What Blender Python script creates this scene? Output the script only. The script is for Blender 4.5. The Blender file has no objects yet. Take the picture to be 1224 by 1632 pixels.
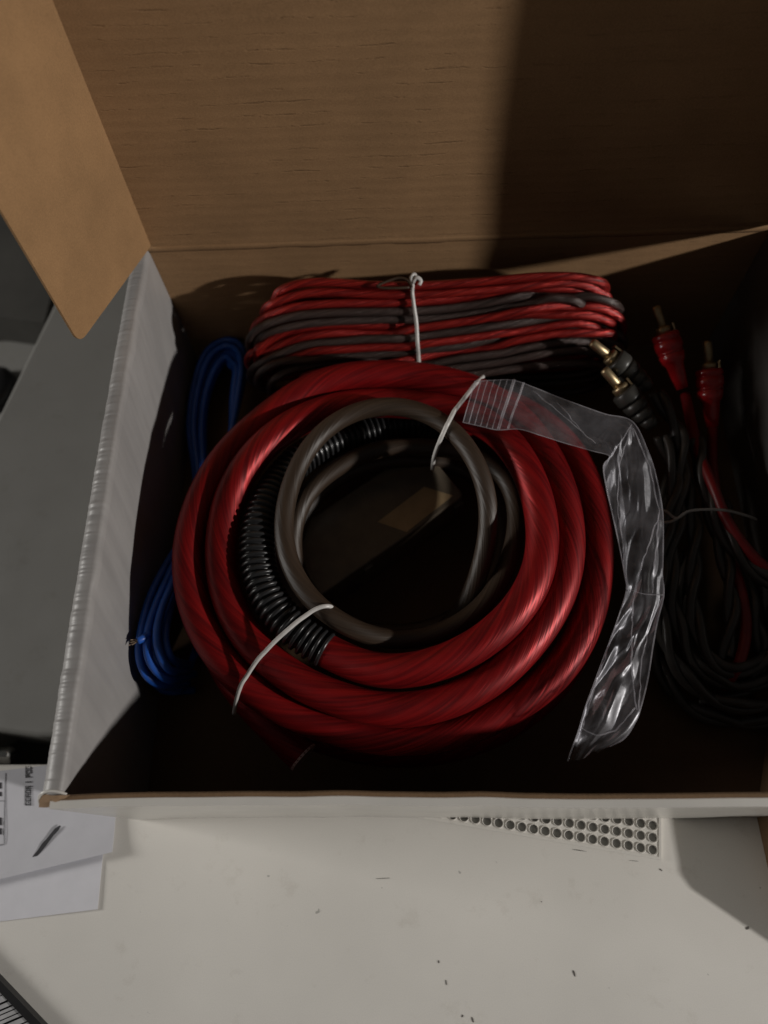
import bpy, math, random
import numpy as np
random.seed(7); rng = np.random.default_rng(7)
S = 0.01                                    # all lengths below are centimetres
sc = bpy.context.scene
COL = sc.collection

# ------------------------------------------------------------------ camera
CAM = np.array([8.52496, -1.30429, 25.39843])
EUL = (0.418994, 0.0444262, -0.00241796)
cd = bpy.data.cameras.new('camera')
cd.sensor_fit = 'VERTICAL'; cd.sensor_height = 36.0; cd.lens = 36.0*1226/1632
cd.clip_start = 0.005; cd.clip_end = 50
cd.dof.use_dof = True; cd.dof.focus_distance = 0.212; cd.dof.aperture_fstop = 9.0
cam = bpy.data.objects.new('camera', cd); COL.objects.link(cam)
cam.location = CAM*S; cam.rotation_euler = EUL
sc.camera = cam

# ------------------------------------------------------------------ light
w = bpy.data.worlds.new('World'); sc.world = w; w.use_nodes = True
bg = w.node_tree.nodes['Background']
bg.inputs[0].default_value = (1.0, 0.96, 0.9, 1); bg.inputs[1].default_value = 0.032
def lamp(name, pos, target, size, power, colour, shape='DISK'):
    l = bpy.data.lights.new(name, 'AREA'); l.shape = shape; l.size = size*S
    l.energy = power; l.color = colour
    o = bpy.data.objects.new(name, l); COL.objects.link(o)
    o.location = np.array(pos)*S
    from mathutils import Vector
    d = Vector(target)-Vector(pos)
    o.rotation_euler = d.to_track_quat('-Z', 'Y').to_euler()
    return o
lamp('key_lamp', (143, -38, 54.5), (10, 8, 3), 5.2, 15.2, (1.0, 0.96, 0.91))
lamp('fill_lamp', (-110, 12, 37), (8, 2, 0), 26, 7.4, (1.0, 0.97, 0.92), 'SQUARE')  # added fill from low left, not a known source; lifts the table tones
sc.view_settings.view_transform = 'Standard'; sc.view_settings.look = 'None'
sc.view_settings.exposure = 0.0; sc.view_settings.gamma = 1.0
sc.view_settings.use_curve_mapping = False
sc.cycles.max_bounces = 8; sc.cycles.transparent_max_bounces = 16
sc.cycles.caustics_reflective = False; sc.cycles.caustics_refractive = False

# ------------------------------------------------------------------ helpers
def _rot(rx, ry, rz):
    cx, sx = math.cos(rx), math.sin(rx); cy, sy = math.cos(ry), math.sin(ry); cz, sz = math.cos(rz), math.sin(rz)
    X = np.array([[1,0,0],[0,cx,-sx],[0,sx,cx]]); Y = np.array([[cy,0,sy],[0,1,0],[-sy,0,cy]]); Z = np.array([[cz,-sz,0],[sz,cz,0],[0,0,1]])
    return Z@Y@X
_R = _rot(*EUL)
def at(px, py, z):
    """point of the place at height z read off the photograph"""
    d = _R@np.array([(px-612)/1226, -(py-816)/1226, -1.0])
    return CAM+(z-CAM[2])/d[2]*d
ORG = {}
def tag(o, label=None, cat=None, group=None, kind=None):
    if label: o['label'] = label
    if cat: o['category'] = cat
    if group: o['group'] = group
    if kind: o['kind'] = kind
    return o
def thing(name, loc, label, cat, group=None):
    o = bpy.data.objects.new(name, None); COL.objects.link(o); o.empty_display_size = .01
    o.location = np.array(loc)*S; ORG[o.name] = np.array(loc, float)
    return tag(o, label, cat, group)
def mk(name, V, F, mat, parent=None, smooth=False, uv=None, loc=None):
    V = np.asarray(V, float)
    if parent is not None: org = ORG[parent.name]
    else: org = np.array(loc, float) if loc is not None else np.array([*(V[:, :2].min(0)+V[:, :2].max(0))/2, V[:, 2].min()])
    me = bpy.data.meshes.new(name)
    me.from_pydata(((V-org)*S).tolist(), [], [list(map(int, f)) for f in F])
    if uv is not None:
        l = me.uv_layers.new(name='UVMap'); vi = np.zeros(len(me.loops), int); me.loops.foreach_get('vertex_index', vi)
        l.data.foreach_set('uv', np.asarray(uv, float)[vi].ravel())
    me.validate(); me.update()
    if smooth: me.polygons.foreach_set('use_smooth', [True]*len(me.polygons))
    me.materials.append(mat)
    o = bpy.data.objects.new(name, me); COL.objects.link(o); ORG[o.name] = org
    if parent is not None: o.parent = parent
    else: o.location = org*S
    return o
class MB:
    def __init__(s): s.V = []; s.F = []; s.U = []
    def add(s, V, F, U=None):
        n = len(s.V); s.V += [list(v) for v in V]; s.F += [[i+n for i in f] for f in F]
        s.U += [list(u) for u in U] if U is not None else [[0, 0]]*len(V)
    def build(s, name, mat, parent=None, smooth=False, uv=False, loc=None):
        return mk(name, s.V, s.F, mat, parent, smooth, s.U if uv else None, loc)
def spline(P, step):
    P = np.asarray(P, float); Q = np.vstack([2*P[0]-P[1], P, 2*P[-1]-P[-2]]); out = []
    for i in range(1, len(Q)-2):
        a, b, c, d = Q[i-1:i+3]
        for t in np.linspace(0, 1, 24, endpoint=False):
            out.append(.5*((2*b)+(-a+c)*t+(2*a-5*b+4*c-d)*t*t+(-a+3*b-3*c+d)*t**3))
    out.append(P[-1]); out = np.array(out)
    return resample(out, step)
def resample(P, step):
    L = np.r_[0, np.cumsum(np.linalg.norm(np.diff(P, axis=0), axis=1))]
    n = max(3, int(L[-1]/step)+1); t = np.linspace(0, L[-1], n)
    return np.stack([np.interp(t, L, P[:, k]) for k in range(P.shape[1])], 1)
def tube(P, r, n=14, caps=True, closed=False):
    P = np.asarray(P, float); N = len(P); r = np.broadcast_to(np.asarray(r, float), (N,))
    T = np.gradient(P, axis=0); T /= np.linalg.norm(T, axis=1)[:, None]+1e-12
    u = np.cross(T[0], [0, 0, 1.0])
    if np.linalg.norm(u) < 1e-3: u = np.cross(T[0], [0, 1.0, 0])
    u /= np.linalg.norm(u); V = []; U = []; F = []
    L = np.r_[0, np.cumsum(np.linalg.norm(np.diff(P, axis=0), axis=1))]
    for i in range(N):
        u = u-T[i]*np.dot(u, T[i]); u /= np.linalg.norm(u); v = np.cross(T[i], u)
        for k in range(n+1):
            a = 2*math.pi*k/n
            V.append(P[i]+r[i]*(math.cos(a)*u+math.sin(a)*v)); U.append((k/n, L[i]))
    m = n+1
    for i in range(N-1):
        for k in range(n): F.append([i*m+k, i*m+k+1, (i+1)*m+k+1, (i+1)*m+k])
    if caps:
        F.append([k for k in range(n)][::-1]); F.append([(N-1)*m+k for k in range(n)])
    return V, F, U
def box(a, b):
    (x0, y0, z0), (x1, y1, z1) = a, b
    V = [(x, y, z) for z in (z0, z1) for y in (y0, y1) for x in (x0, x1)]
    return V, [[0,2,3,1],[4,5,7,6],[0,1,5,4],[2,6,7,3],[0,4,6,2],[1,3,7,5]]
def prism(poly, z0, z1):
    n = len(poly); V = [(*p[:2], z0) for p in poly]+[(*p[:2], z1) for p in poly]
    return V, [list(range(n))[::-1], list(range(n, 2*n))]+[[i, (i+1) % n, n+(i+1) % n, n+i] for i in range(n)]
def ccw(poly):
    a = sum(p[0]*q[1]-q[0]*p[1] for p, q in zip(poly, poly[1:]+poly[:1]))
    return poly if a > 0 else poly[::-1]
def round_poly(poly, radii, seg=6):
    out = []; n = len(poly)
    for i, p in enumerate(poly):
        r = radii[i]; p = np.array(p, float)
        if r <= 0: out.append(tuple(p)); continue
        a = np.array(poly[i-1], float)-p; b = np.array(poly[(i+1) % n], float)-p
        a /= np.linalg.norm(a); b /= np.linalg.norm(b); s = p+a*r; e = p+b*r
        for t in np.linspace(0, 1, seg+1): out.append(tuple((1-t)**2*s+2*t*(1-t)*p+t*t*e))
    return out
def sheet(V0, F0, off):
    """a face list given thickness: a second skin offset by the vector or per-vertex array off"""
    n = len(V0); V0 = np.asarray(V0, float); V1 = V0+off; ex = []
    from collections import Counter
    E = Counter()
    for f in F0:
        for i in range(len(f)): E[(f[i], f[(i+1) % len(f)])] += 1
    F = [list(f) for f in F0]+[[i+n for i in f][::-1] for f in F0]
    for (a, b) in E:
        if (b, a) not in E:
            k = 2*n+len(ex); ex += [V0[b], V0[a], V1[a], V1[b]]; F.append([k, k+1, k+2, k+3])
    return np.vstack([V0, V1]+([np.array(ex)] if ex else [])), F
def grid(nu, nv): return [[i*nv+j, (i+1)*nv+j, (i+1)*nv+j+1, i*nv+j+1] for i in range(nu-1) for j in range(nv-1)]
def vnoise(x, seed=0):
    """smooth 1-d value noise"""
    r = np.random.default_rng(seed).uniform(-1, 1, 4096); x = np.asarray(x, float)+500; i = np.floor(x).astype(int); f = x-i; f = f*f*(3-2*f)
    return r[i % 4096]*(1-f)+r[(i+1) % 4096]*f
def vnoise2(x, y, seed=0):
    r = np.random.default_rng(seed).uniform(-1, 1, (256, 256)); x = np.asarray(x, float)+60; y = np.asarray(y, float)+60
    i = np.floor(x).astype(int); j = np.floor(y).astype(int); f = x-i; g = y-j; f = f*f*(3-2*f); g = g*g*(3-2*g)
    a = r[i % 256, j % 256]; b = r[(i+1) % 256, j % 256]; c = r[i % 256, (j+1) % 256]; d = r[(i+1) % 256, (j+1) % 256]
    return (a*(1-f)+b*f)*(1-g)+(c*(1-f)+d*f)*g

# ------------------------------------------------------------------ materials
class M:
    def __init__(s, name):
        s.m = bpy.data.materials.new(name); s.m.use_nodes = True; s.t = s.m.node_tree; s.n = s.t.nodes; s.b = s.n['Principled BSDF']
    def new(s, ty, **k):
        o = s.n.new(ty)
        for a, v in k.items():
            if a.startswith('_'): o.inputs[int(a[1:])].default_value = v
            else: setattr(o, a, v)
        return o
    def link(s, a, b): s.t.links.new(a, b)
    def coords(s, scale=(1, 1, 1), kind='Object', rot=(0, 0, 0)):
        c = s.new('ShaderNodeTexCoord'); m = s.new('ShaderNodeMapping'); s.link(c.outputs[kind], m.inputs[0])
        m.inputs['Scale'].default_value = scale; m.inputs['Rotation'].default_value = rot; return m.outputs[0]
    def noise(s, vec, scale, detail=4, rough=.55):
        n = s.new('ShaderNodeTexNoise'); s.link(vec, n.inputs['Vector']); n.inputs['Scale'].default_value = scale
        n.inputs['Detail'].default_value = detail; n.inputs['Roughness'].default_value = rough; return n.outputs[0]
    def ramp(s, fac, stops):
        r = s.new('ShaderNodeValToRGB'); s.link(fac, r.inputs[0]); e = r.color_ramp.elements
        while len(e) < len(stops): e.new(.5)
        for k, (p, c) in zip(e, stops): k.position = p; k.color = (*c, 1) if len(c) == 3 else c
        return r.outputs[0]
    def math(s, op, a, b=None, c=None):
        n = s.new('ShaderNodeMath', operation=op)
        for i, v in enumerate((a, b, c)):
            if v is None: continue
            if isinstance(v, (int, float)): n.inputs[i].default_value = v
            else: s.link(v, n.inputs[i])
        return n.outputs[0]
    def mix(s, fac, a, b, mode='MIX'):
        n = s.new('ShaderNodeMix', data_type='RGBA', blend_type=mode)
        for i, v in ((0, fac), (6, a), (7, b)):
            if isinstance(v, (int, float)): n.inputs[i].default_value = v
            elif isinstance(v, tuple): n.inputs[i].default_value = (*v, 1)
            else: s.link(v, n.inputs[i])
        return n.outputs[2]
    def bump(s, h, strength, dist, prev=None):
        b = s.new('ShaderNodeBump'); b.inputs['Strength'].default_value = strength; b.inputs['Distance'].default_value = dist*S
        s.link(h, b.inputs['Height'])
        if prev is not None: s.link(prev, b.inputs['Normal'])
        return b.outputs[0]
    def out(s, col=None, rough=None, normal=None, **k):
        if col is not None:
            if isinstance(col, tuple): s.b.inputs['Base Color'].default_value = (*col, 1)
            else: s.link(col, s.b.inputs['Base Color'])
        if rough is not None:
            if isinstance(rough, (int, float)): s.b.inputs['Roughness'].default_value = rough
            else: s.link(rough, s.b.inputs['Roughness'])
        if normal is not None: s.link(normal, s.b.inputs['Normal'])
        for a, v in k.items(): s.b.inputs[a.replace('_', ' ')].default_value = v
        return s.m
def simple(name, col, rough=.5, var=.12, scale=4, bump=.0, **k):
    m = M(name); v = m.coords((100, 100, 100)); n = m.noise(v, scale, 5)
    c = m.mix(1.0, m.ramp(n, [(.25, tuple(x*(1-var) for x in col)), (.75, tuple(min(1, x*(1+var)) for x in col))]), (1, 1, 1), 'MULTIPLY')
    nb = m.bump(m.noise(v, scale*6, 4), bump, .02) if bump else None
    return m.out(c, rough, nb, **k)
def cardboard(name, base, flute=None, strength=.5):
    """kraft board; flute = axis across which the corrugation lines repeat"""
    m = M(name); v = m.coords((100, 100, 100))
    st = {'z': (.35, .35, 9), 'y': (.35, 9, .35), None: (4, 4, 4)}[flute]
    blot = m.noise(v, .5, 5, .6); fib = m.noise(v, 22, 4, .7)
    vs = m.coords(tuple(100*x for x in st)); streak = m.noise(vs, .55, 3, .6)
    c = m.ramp(blot, [(.3, tuple(x*.88 for x in base)), (.7, tuple(x*1.08 for x in base))])
    c = m.mix(.55, c, m.ramp(fib, [(.3, (.70, .68, .64)), (.7, (1.22, 1.20, 1.16))]), 'MULTIPLY')
    c = m.mix(.14, c, m.ramp(streak, [(.33, (.84, .82, .8)), (.6, (1.06, 1.06, 1.06))]), 'MULTIPLY')
    nb = m.bump(fib, .25, .015)
    if flute:
        sx = m.new('ShaderNodeSeparateXYZ'); m.link(v, sx.inputs[0])
        wob = m.noise(m.coords((60, 60, 60)), 1.0, 4)
        ph = m.math('MULTIPLY_ADD', sx.outputs[{'z': 2, 'y': 1}[flute]], 2*math.pi/.36, m.math('MULTIPLY', wob, 5.0))
        wv = m.math('SINE', ph)
        line = m.math('POWER', m.math('MAXIMUM', wv, 0.0), 10.0)            # thin crease at each flute
        gate = m.ramp(m.noise(m.coords((150, 150, 520) if flute == 'z' else (150, 520, 150)), .8, 4, .7), [(.52, (0, 0, 0)), (.68, (1, 1, 1))])
        cr = m.math('MULTIPLY', line, gate)
        h = m.math('SUBTRACT', m.math('MULTIPLY', wv, .13), m.math('MULTIPLY', cr, .75))
        nb = m.bump(h, strength, .05, nb)
        c = m.mix(m.math('MULTIPLY', cr, .2), c, tuple(x*.35 for x in base))
    return m.out(c, .8, nb, Specular_IOR_Level=.25)
KR = (.325, .195, .10)
mat_lid = cardboard('kraft_lid', KR, 'z', .55)
mat_flap = cardboard('kraft_flap', (.31, .182, .088), None)
mat_back = cardboard('kraft_back', KR, 'z', .35)
mat_kraft_shaded = cardboard('kraft_shaded', (.13, .08, .045), 'y', .2)  # kraft darkened in colour for the shade inside the box
mat_edge = cardboard('kraft_edge', (.2, .125, .07), None)

def coated(name, col, rough=.45, streak=.5):
    """coated board whose liner is drawn into slanting wrinkles"""
    m = M(name); v = m.coords((100, 100, 100)); sx = m.new('ShaderNodeSeparateXYZ'); m.link(v, sx.inputs[0])
    cb = m.new('ShaderNodeCombineXYZ'); m.link(m.math('MULTIPLY_ADD', sx.outputs[2], -.37, sx.outputs[1]), cb.inputs[1])
    m.link(m.math('MULTIPLY', m.math('MULTIPLY_ADD', sx.outputs[1], .37, sx.outputs[2]), .16), cb.inputs[2])
    a = m.noise(v, .35, 4); b = m.noise(cb.outputs[0], 1.25, 2, .5)
    c = m.ramp(a, [(.3, tuple(x*.92 for x in col)), (.7, tuple(x*1.05 for x in col))])
    c = m.mix(.5*streak, c, m.ramp(b, [(.35, (.82, .82, .83)), (.62, (1.06, 1.06, 1.06))]), 'MULTIPLY')
    nb = m.bump(b, .55*streak, .10); nb = m.bump(m.noise(v, 9, 4), .12, .02, nb)
    return m.out(c, rough, nb)
mat_coat = coated('coated_board', (.325, .312, .305), .45, .9)
mat_coat_front = coated('coated_front', (.7, .68, .64), .25, .1)
mat_coat_shaded = coated('coated_board_shaded', (.09, .085, .08))  # same coated board, with the right wall's shade put into its colour

def tabletop_mat(name, col):
    m = M(name); v = m.coords((100, 100, 100))
    c = m.ramp(m.noise(v, .16, 4), [(.3, tuple(x*.93 for x in col)), (.7, tuple(x*1.04 for x in col))])
    c = m.mix(.35, c, m.ramp(m.noise(v, 30, 3, .7), [(.3, (.86, .86, .86)), (.7, (1.08, 1.08, 1.08))]), 'MULTIPLY')
    c = m.mix(.5, c, m.ramp(m.noise(m.coords((100, 100, 100), rot=(0, 0, .6)), .9, 6, .7), [(.28, (.78, .76, .73)), (.42, (1, 1, 1))]), 'MULTIPLY')
    spk = m.ramp(m.noise(v, 3.1, 2, .5), [(.76, (0, 0, 0)), (.79, (1, 1, 1))])
    c = m.mix(m.math('MULTIPLY', spk, .5), c, (.12, .11, .1))
    nb = m.bump(m.noise(v, 14, 3), .12, .01)
    return m.out(c, m.ramp(m.noise(v, .8, 4), [(.3, (.42,)*3), (.7, (.56,)*3)]), nb)
mat_table = tabletop_mat('painted_metal', (.78, .755, .71))
mat_panel = tabletop_mat('painted_metal_grey', (.27, .265, .25))
mat_dark = simple('dark_floor', (.035, .034, .03), .7, .3, .3)
mat_dgrey = simple('dark_grey_plastic', (.07, .067, .06), .6, .2, .5)

def power_cable(name, deep, strand, coat_rough, metal=.4, lay=9.0, rough=.34, coat=.6, bmp=.55):
    """translucent jacket over twisted copper strands"""
    m = M(name); c = m.new('ShaderNodeTexCoord'); sx = m.new('ShaderNodeSeparateXYZ'); m.link(c.outputs['UV'], sx.inputs[0])
    th = m.math('MULTIPLY', m.math('ADD', sx.outputs[0], m.math('MULTIPLY', sx.outputs[1], 1/lay)), 2*math.pi)
    cb = m.new('ShaderNodeCombineXYZ'); m.link(m.math('COSINE', th), cb.inputs[0]); m.link(m.math('SINE', th), cb.inputs[1]); m.link(m.math('MULTIPLY', sx.outputs[1], .10), cb.inputs[2])
    n1 = m.noise(cb.outputs[0], 2.6, 2, .5); n2 = m.noise(cb.outputs[0], 5.0, 2, .5)
    h = m.math('ADD', m.math('MULTIPLY', n1, .5), m.math('MULTIPLY', n2, .6))
    col = m.ramp(h, [(.42, deep), (.68, strand)])
    v = m.coords((100, 100, 100))
    nb = m.bump(h, bmp, .10)
    mt = m.out(col, rough, nb, Metallic=metal, Coat_Weight=coat, Coat_IOR=1.45)
    cr = m.ramp(m.noise(v, 2.5, 4), [(.3, (coat_rough*.85,)*3), (.7, (coat_rough*1.2,)*3)])
    m.link(cr, m.b.inputs['Coat Roughness'])
    cn = m.bump(m.noise(v, 7, 3), .12, .02); m.link(cn, m.b.inputs['Coat Normal'])
    return mt
mat_red = power_cable('red_jacket', (.13, .003, .005), (.30, .007, .008), .44, .35, 8.0, .42, .32, .36)
mat_grey = power_cable('smoke_jacket', (.030, .018, .0105), (.044, .027, .016), .45, .0, 8.0, .5, .14, .25)
mat_red_s = power_cable('red_speaker_jacket', (.17, .005, .006), (.5, .026, .018), .42, .5, 3.5, .36, .4, .7)
mat_grey_s = power_cable('smoke_speaker_jacket', (.038, .025, .022), (.085, .056, .049), .42, .3, 3.5, .36, .4, .7)
mat_red.node_tree.nodes['Principled BSDF'].inputs['Specular Tint'].default_value = (1, .4, .4, 1)
mat_loom = simple('black_loom', (.022, .022, .023), .3, .2, 3, .05)
mat_blue = simple('blue_insulation', (.016, .095, .44), .42, .2, 2, .05)
mat_copper = simple('bare_copper', (.6, .45, .33), .35, .2, 10, Metallic=.8)
mat_tie = simple('white_tie', (.62, .6, .58), .32, .12, 6, .05)
mat_tie_dim = simple('clear_tie', (.3, .29, .28), .3, .12, 6, .05)
mat_brown_tie = simple('brown_tie', (.05, .03, .018), .5, .2, 6)
mat_gold = simple('gold_plating', (.48, .37, .22), .42, .15, 8, Metallic=.85)
mat_plugblk = simple('black_plug', (.055, .053, .048), .36, .2, 4, .05)
mat_plugred = simple('red_plug', (.48, .014, .018), .26, .2, 4, .05, Coat_Weight=.6)
mat_blkwire = simple('black_wire', (.05, .045, .041), .34, .2, 3, .05)
mat_redwire = simple('dark_red_wire', (.2, .008, .01), .4, .2, 3, .05)
mat_case = simple('black_gloss_case', (.16, .13, .095), .3, .2, 2)
mat_lid_reflection = simple('brown_reflection', (.5, .36, .2), .35, .15, 2)  # flat brown that paints the lid's reflection on the case
mat_paper = simple('paper', (.60, .60, .645), .75, .04, 1.5, .15)
mat_paper2 = simple('paper_under', (.71, .71, .76), .75, .04, 1.5, .15)
mat_ink = simple('ink', (.03, .03, .035), .6, .3, 8)
mat_inkgrey = simple('faded_ink', (.25, .25, .27), .7, .2, 8)
mat_chrome = simple('bright_metal', (.7, .7, .68), .2, .1, 4, Metallic=1.0)
mat_rib = simple('grey_ribs', (.4, .4, .41), .4, .2, 3)
mat_black = simple('black_frame', (.012, .012, .013), .4, .2, 3)
mat_hole = simple('vent_inside', (.25, .25, .24), .6, .15, 2)
mat_crumb = simple('crumb', (.13, .12, .11), .8, .3, 8)
def plastic(name, alpha_white, rough):
    m = M(name); v = m.coords((100, 100, 100)); n = m.n
    nb = m.bump(m.noise(v, 1.1, 4, .6), .3, .08)
    tr = m.new('ShaderNodeBsdfTransparent'); tr.inputs[0].default_value = (.95, .95, .96, 1)
    df = m.new('ShaderNodeBsdfDiffuse'); df.inputs[0].default_value = (.62, .6, .64, 1); m.link(nb, df.inputs['Normal'])
    gl = m.new('ShaderNodeBsdfGlossy'); gl.inputs[0].default_value = (.9, .9, .95, 1); gl.inputs['Roughness'].default_value = rough; m.link(nb, gl.inputs['Normal'])
    lw = m.new('ShaderNodeFresnel'); lw.inputs[0].default_value = 1.45; m.link(nb, lw.inputs['Normal'])
    a = m.new('ShaderNodeMixShader'); m.link(m.math('MULTIPLY', m.ramp(m.noise(v, 1.1, 4, .6), [(.36, (.3,)*3), (.66, (1.7,)*3)]), alpha_white), a.inputs[0])
    m.link(tr.outputs[0], a.inputs[1]); m.link(df.outputs[0], a.inputs[2])
    b = m.new('ShaderNodeMixShader'); m.link(m.math('MULTIPLY', lw.outputs[0], .19), b.inputs[0]); m.link(a.outputs[0], b.inputs[1]); m.link(gl.outputs[0], b.inputs[2])
    m.link(b.outputs[0], n['Material Output'].inputs[0]); return m.m
mat_bag = plastic('clear_film', .055, .42)
mat_seam = plastic('film_seam', .22, .25)

# ------------------------------------------------------------------ setting
W, D, H = 20.0, 16.838, 6.229
LEAN = .5896/8
f0 = mk('floor', [(-400, -400, -14), (400, -400, -14), (400, 400, -14), (-400, 400, -14)], [[0, 1, 2, 3]], mat_dark, loc=(0, 0, -14)); tag(f0, kind='structure')
def plate(name, poly, z0, z1, mat, bev=.12):
    poly = ccw(poly); c = np.mean(np.array(poly), 0); m = MB()
    ins = []                                                         # rounded upper lip
    n = len(poly); P = np.array(poly, float)
    for i in range(n):
        a = P[i]-P[i-1]; b = P[(i+1) % n]-P[i]; na = np.array([-a[1], a[0]])/np.linalg.norm(a); nb = np.array([-b[1], b[0]])/np.linalg.norm(b)
        q = na+nb; ins.append(q/max(.3, np.dot(q, na)))
    ins = np.array(ins); rings = [(z0, 0), (z1-bev, 0), (z1-.6*bev, .1*bev), (z1-.25*bev, .35*bev), (z1-.05*bev, .7*bev), (z1, bev)]
    V = [(*(P[i]+ins[i]*o), z) for z, o in rings for i in range(n)]
    F = [[r*n+i, r*n+(i+1) % n, (r+1)*n+(i+1) % n, (r+1)*n+i] for r in range(len(rings)-1) for i in range(n)]
    F += [list(range(n))[::-1], [(len(rings)-1)*n+i for i in range(n)]]
    return mk(name, V, F, mat, None)
e0 = at(0, 1216, 0); e1 = at(75, 1216, 0)
top = plate('tabletop', [(-30, -40), (60, -40), (60, 45), (2, 45), (2, 1.36), (-30, 1.5)], -1.2, 0, mat_table); tag(top, kind='structure')
a0 = at(80, 493, 0); a1 = at(0, 655, 0); dd = a1-a0
pan = plate('side_panel', [tuple((a0-dd*1.5)[:2]), (1.9, 27.3), (1.9, 2.1), tuple(at(60, 1174, 0)[:2]), tuple(at(-40, 1161, 0)[:2]), tuple((a0+dd*4)[:2])], -3.0, -.004, mat_panel, .2); tag(pan, kind='structure')
low = plate('lower_panel', [tuple(at(-300, 548, -5)[:2]), tuple(at(90, 540, -5)[:2]), tuple(at(60, 900, -5)[:2]), tuple(at(-300, 900, -5)[:2])], -6.5, -5, mat_panel, .15); tag(low, kind='structure')
und = plate('under_panel', [(-40, -2), (1.5, -2), (1.5, 4), (-40, 4)], -6.5, -3.4, mat_dgrey, .1); tag(und, kind='structure')

# dark device standing behind the side panel
dv = thing('dark_cabinet', (-22, 26, -14), 'dark cabinet standing beyond the left edge of the pale panel', 'cabinet')
V, F = prism(ccw([tuple(at(-250, 470, -3)[:2]), tuple(at(70, 515, -3)[:2]), tuple(at(95, 420, -3)[:2]), tuple(at(100, 100, -3)[:2]), tuple(at(-250, 100, -3)[:2])]), -14, -3); mk('body', V, F, mat_dgrey, dv)
V, F = prism(ccw([tuple(at(-250, 475, -4.2)[:2]), tuple(at(66, 530, -4.2)[:2]), tuple(at(80, 500, -4.2)[:2]), tuple(at(-250, 440, -4.2)[:2])]), -14, -4.2); mk('plinth', V, F, mat_dark, dv)
kb = at(-6, 618, -4.6)
P = [(kb[0]+.9*math.cos(a)*r, kb[1]+1.2*math.sin(a)*r, z) for z, r in ((-5.0, 1), (-4.5, .95), (-4.3, .6)) for a in np.linspace(0, 2*math.pi, 20, endpoint=False)]
k0 = mk('rubber_foot', P, [[i*20+j, i*20+(j+1) % 20, (i+1)*20+(j+1) % 20, (i+1)*20+j] for i in range(2) for j in range(20)]+[list(range(40, 60))], mat_black, None, True)
tag(k0, 'small black rubber foot on the lower panel at the left edge', 'rubber foot')

# ------------------------------------------------------------------ cardboard box
bx = thing('cardboard_box', (W/2, D/2, 0), 'open white coated cardboard box with raised brown lid, holding coiled cables', 'box')
FL = .16
V, F = box((-.1, -.05, .01), (W+.1, D+.05, FL)); mk('bottom_panel', V, F, mat_kraft_shaded, bx)
def side_wall(sign, mat):
    """folded double wall: inner face bowed a little, corrugated rolled rim on top, outer face"""
    ny = 560; ys = np.linspace(0.0, D-.02, ny)
    prof = [(0, FL+.002)]+[(0, z) for z in np.linspace(.5, H-.25, 16)]+[(-.015, H-.1), (-.06, H-.015), (-.14, H+.02), (-.26, H+.025), (-.38, H+.0), (-.5, H-.07), (-.58, H-.17), (-.62, H-.32), (-.63, H-1.2), (-.63, .02)]
    V = []
    for y in ys:
        t = y/D; bow = .10*math.sin(math.pi*t)
        for k, (x, z) in enumerate(prof):
            f = max(0, min(1, z/H)); d = 0
            if 16 <= k: 
                rid = float(vnoise(y*4.2, 3))*.3+float(vnoise(y*9.5, 4))*.4+float(vnoise(y*18, 12))*.3
                d = .03*rid*(1 if k > 19 else .35)
            wr = .035*float(vnoise2((y-.37*z)*1.4, (.37*y+z)*.22, 8))*f if k < 18 else 0
            X = x-bow*f*.6+wr*(1 if k < 18 else 0); Z = z+(d if 17 < k < 26 else 0)
            X += -d*.12 if k >= 22 else 0
            V.append((X, y, Z))
    n = len(prof); nr = 17
    if sign > 0: V = [(W-x, y, z) for x, y, z in V]
    F = grid(ny, n)
    F = [f[::-1] for f in F] if sign < 0 else F
    fi = [f for f in F if (min(f) % n) < nr-1]; fr = [f for f in F if (min(f) % n) >= nr-1]
    def sub(fs):
        ids = sorted({i for f in fs for i in f}); mp = {a: b for b, a in enumerate(ids)}
        return [V[i] for i in ids], [[mp[i] for i in f] for f in fs]
    a, b = sub(fi); wl = mk('side_wall', a, b, mat, bx, True)
    a, b = sub(fr); mk('rolled_rim', a, b, mat, wl, True)
    # closed ends of the fold
    for j in (0, ny-1):
        cap = [V[j*n+k] for k in range(n)]; cap = cap if (j == 0) == (sign < 0) else cap[::-1]
        mk('fold_end', cap, [list(range(n))[::-1]], mat_edge, wl)
    return wl
wl_l = side_wall(-1, mat_coat); wl_r = side_wall(1, mat_coat_shaded)
# front wall: raw kraft edge between a brown inner liner and a white outer liner
nx = 90; xs = np.linspace(-.3, W+.3, nx)
def strip(y0, y1, z0, z1, wave):
    V = []
    for x in xs:
        dy = .05*math.sin(x*.33)+.02*float(vnoise(x*.9, 5)); dz = wave*float(vnoise(x*1.7, 6))
        V += [(x, y0+dy, z0), (x, y0+dy, z1+dz), (x, y1+dy, z1+dz), (x, y1+dy, z0)]
    F = []
    for i in range(nx-1):
        for k in range(4): F.append([i*4+k, i*4+(k+1) % 4, (i+1)*4+(k+1) % 4, (i+1)*4+k][::-1])
    F += [[3, 2, 1, 0][::-1], [(nx-1)*4+k for k in range(4)][::-1]]
    return V, F
V, F = strip(-.09, 0.0, FL, H-.02, .012); fw = mk('front_wall', V, F, mat_edge, bx)
V, F = strip(-.28, -.092, .012, H-.035, .01); mk('outer_liner', V, F, mat_coat_front, fw)
V, F = strip(.003, .03, FL, H-.03, .012); mk('inner_liner', V, F, mat_kraft_shaded, fw)
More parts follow.
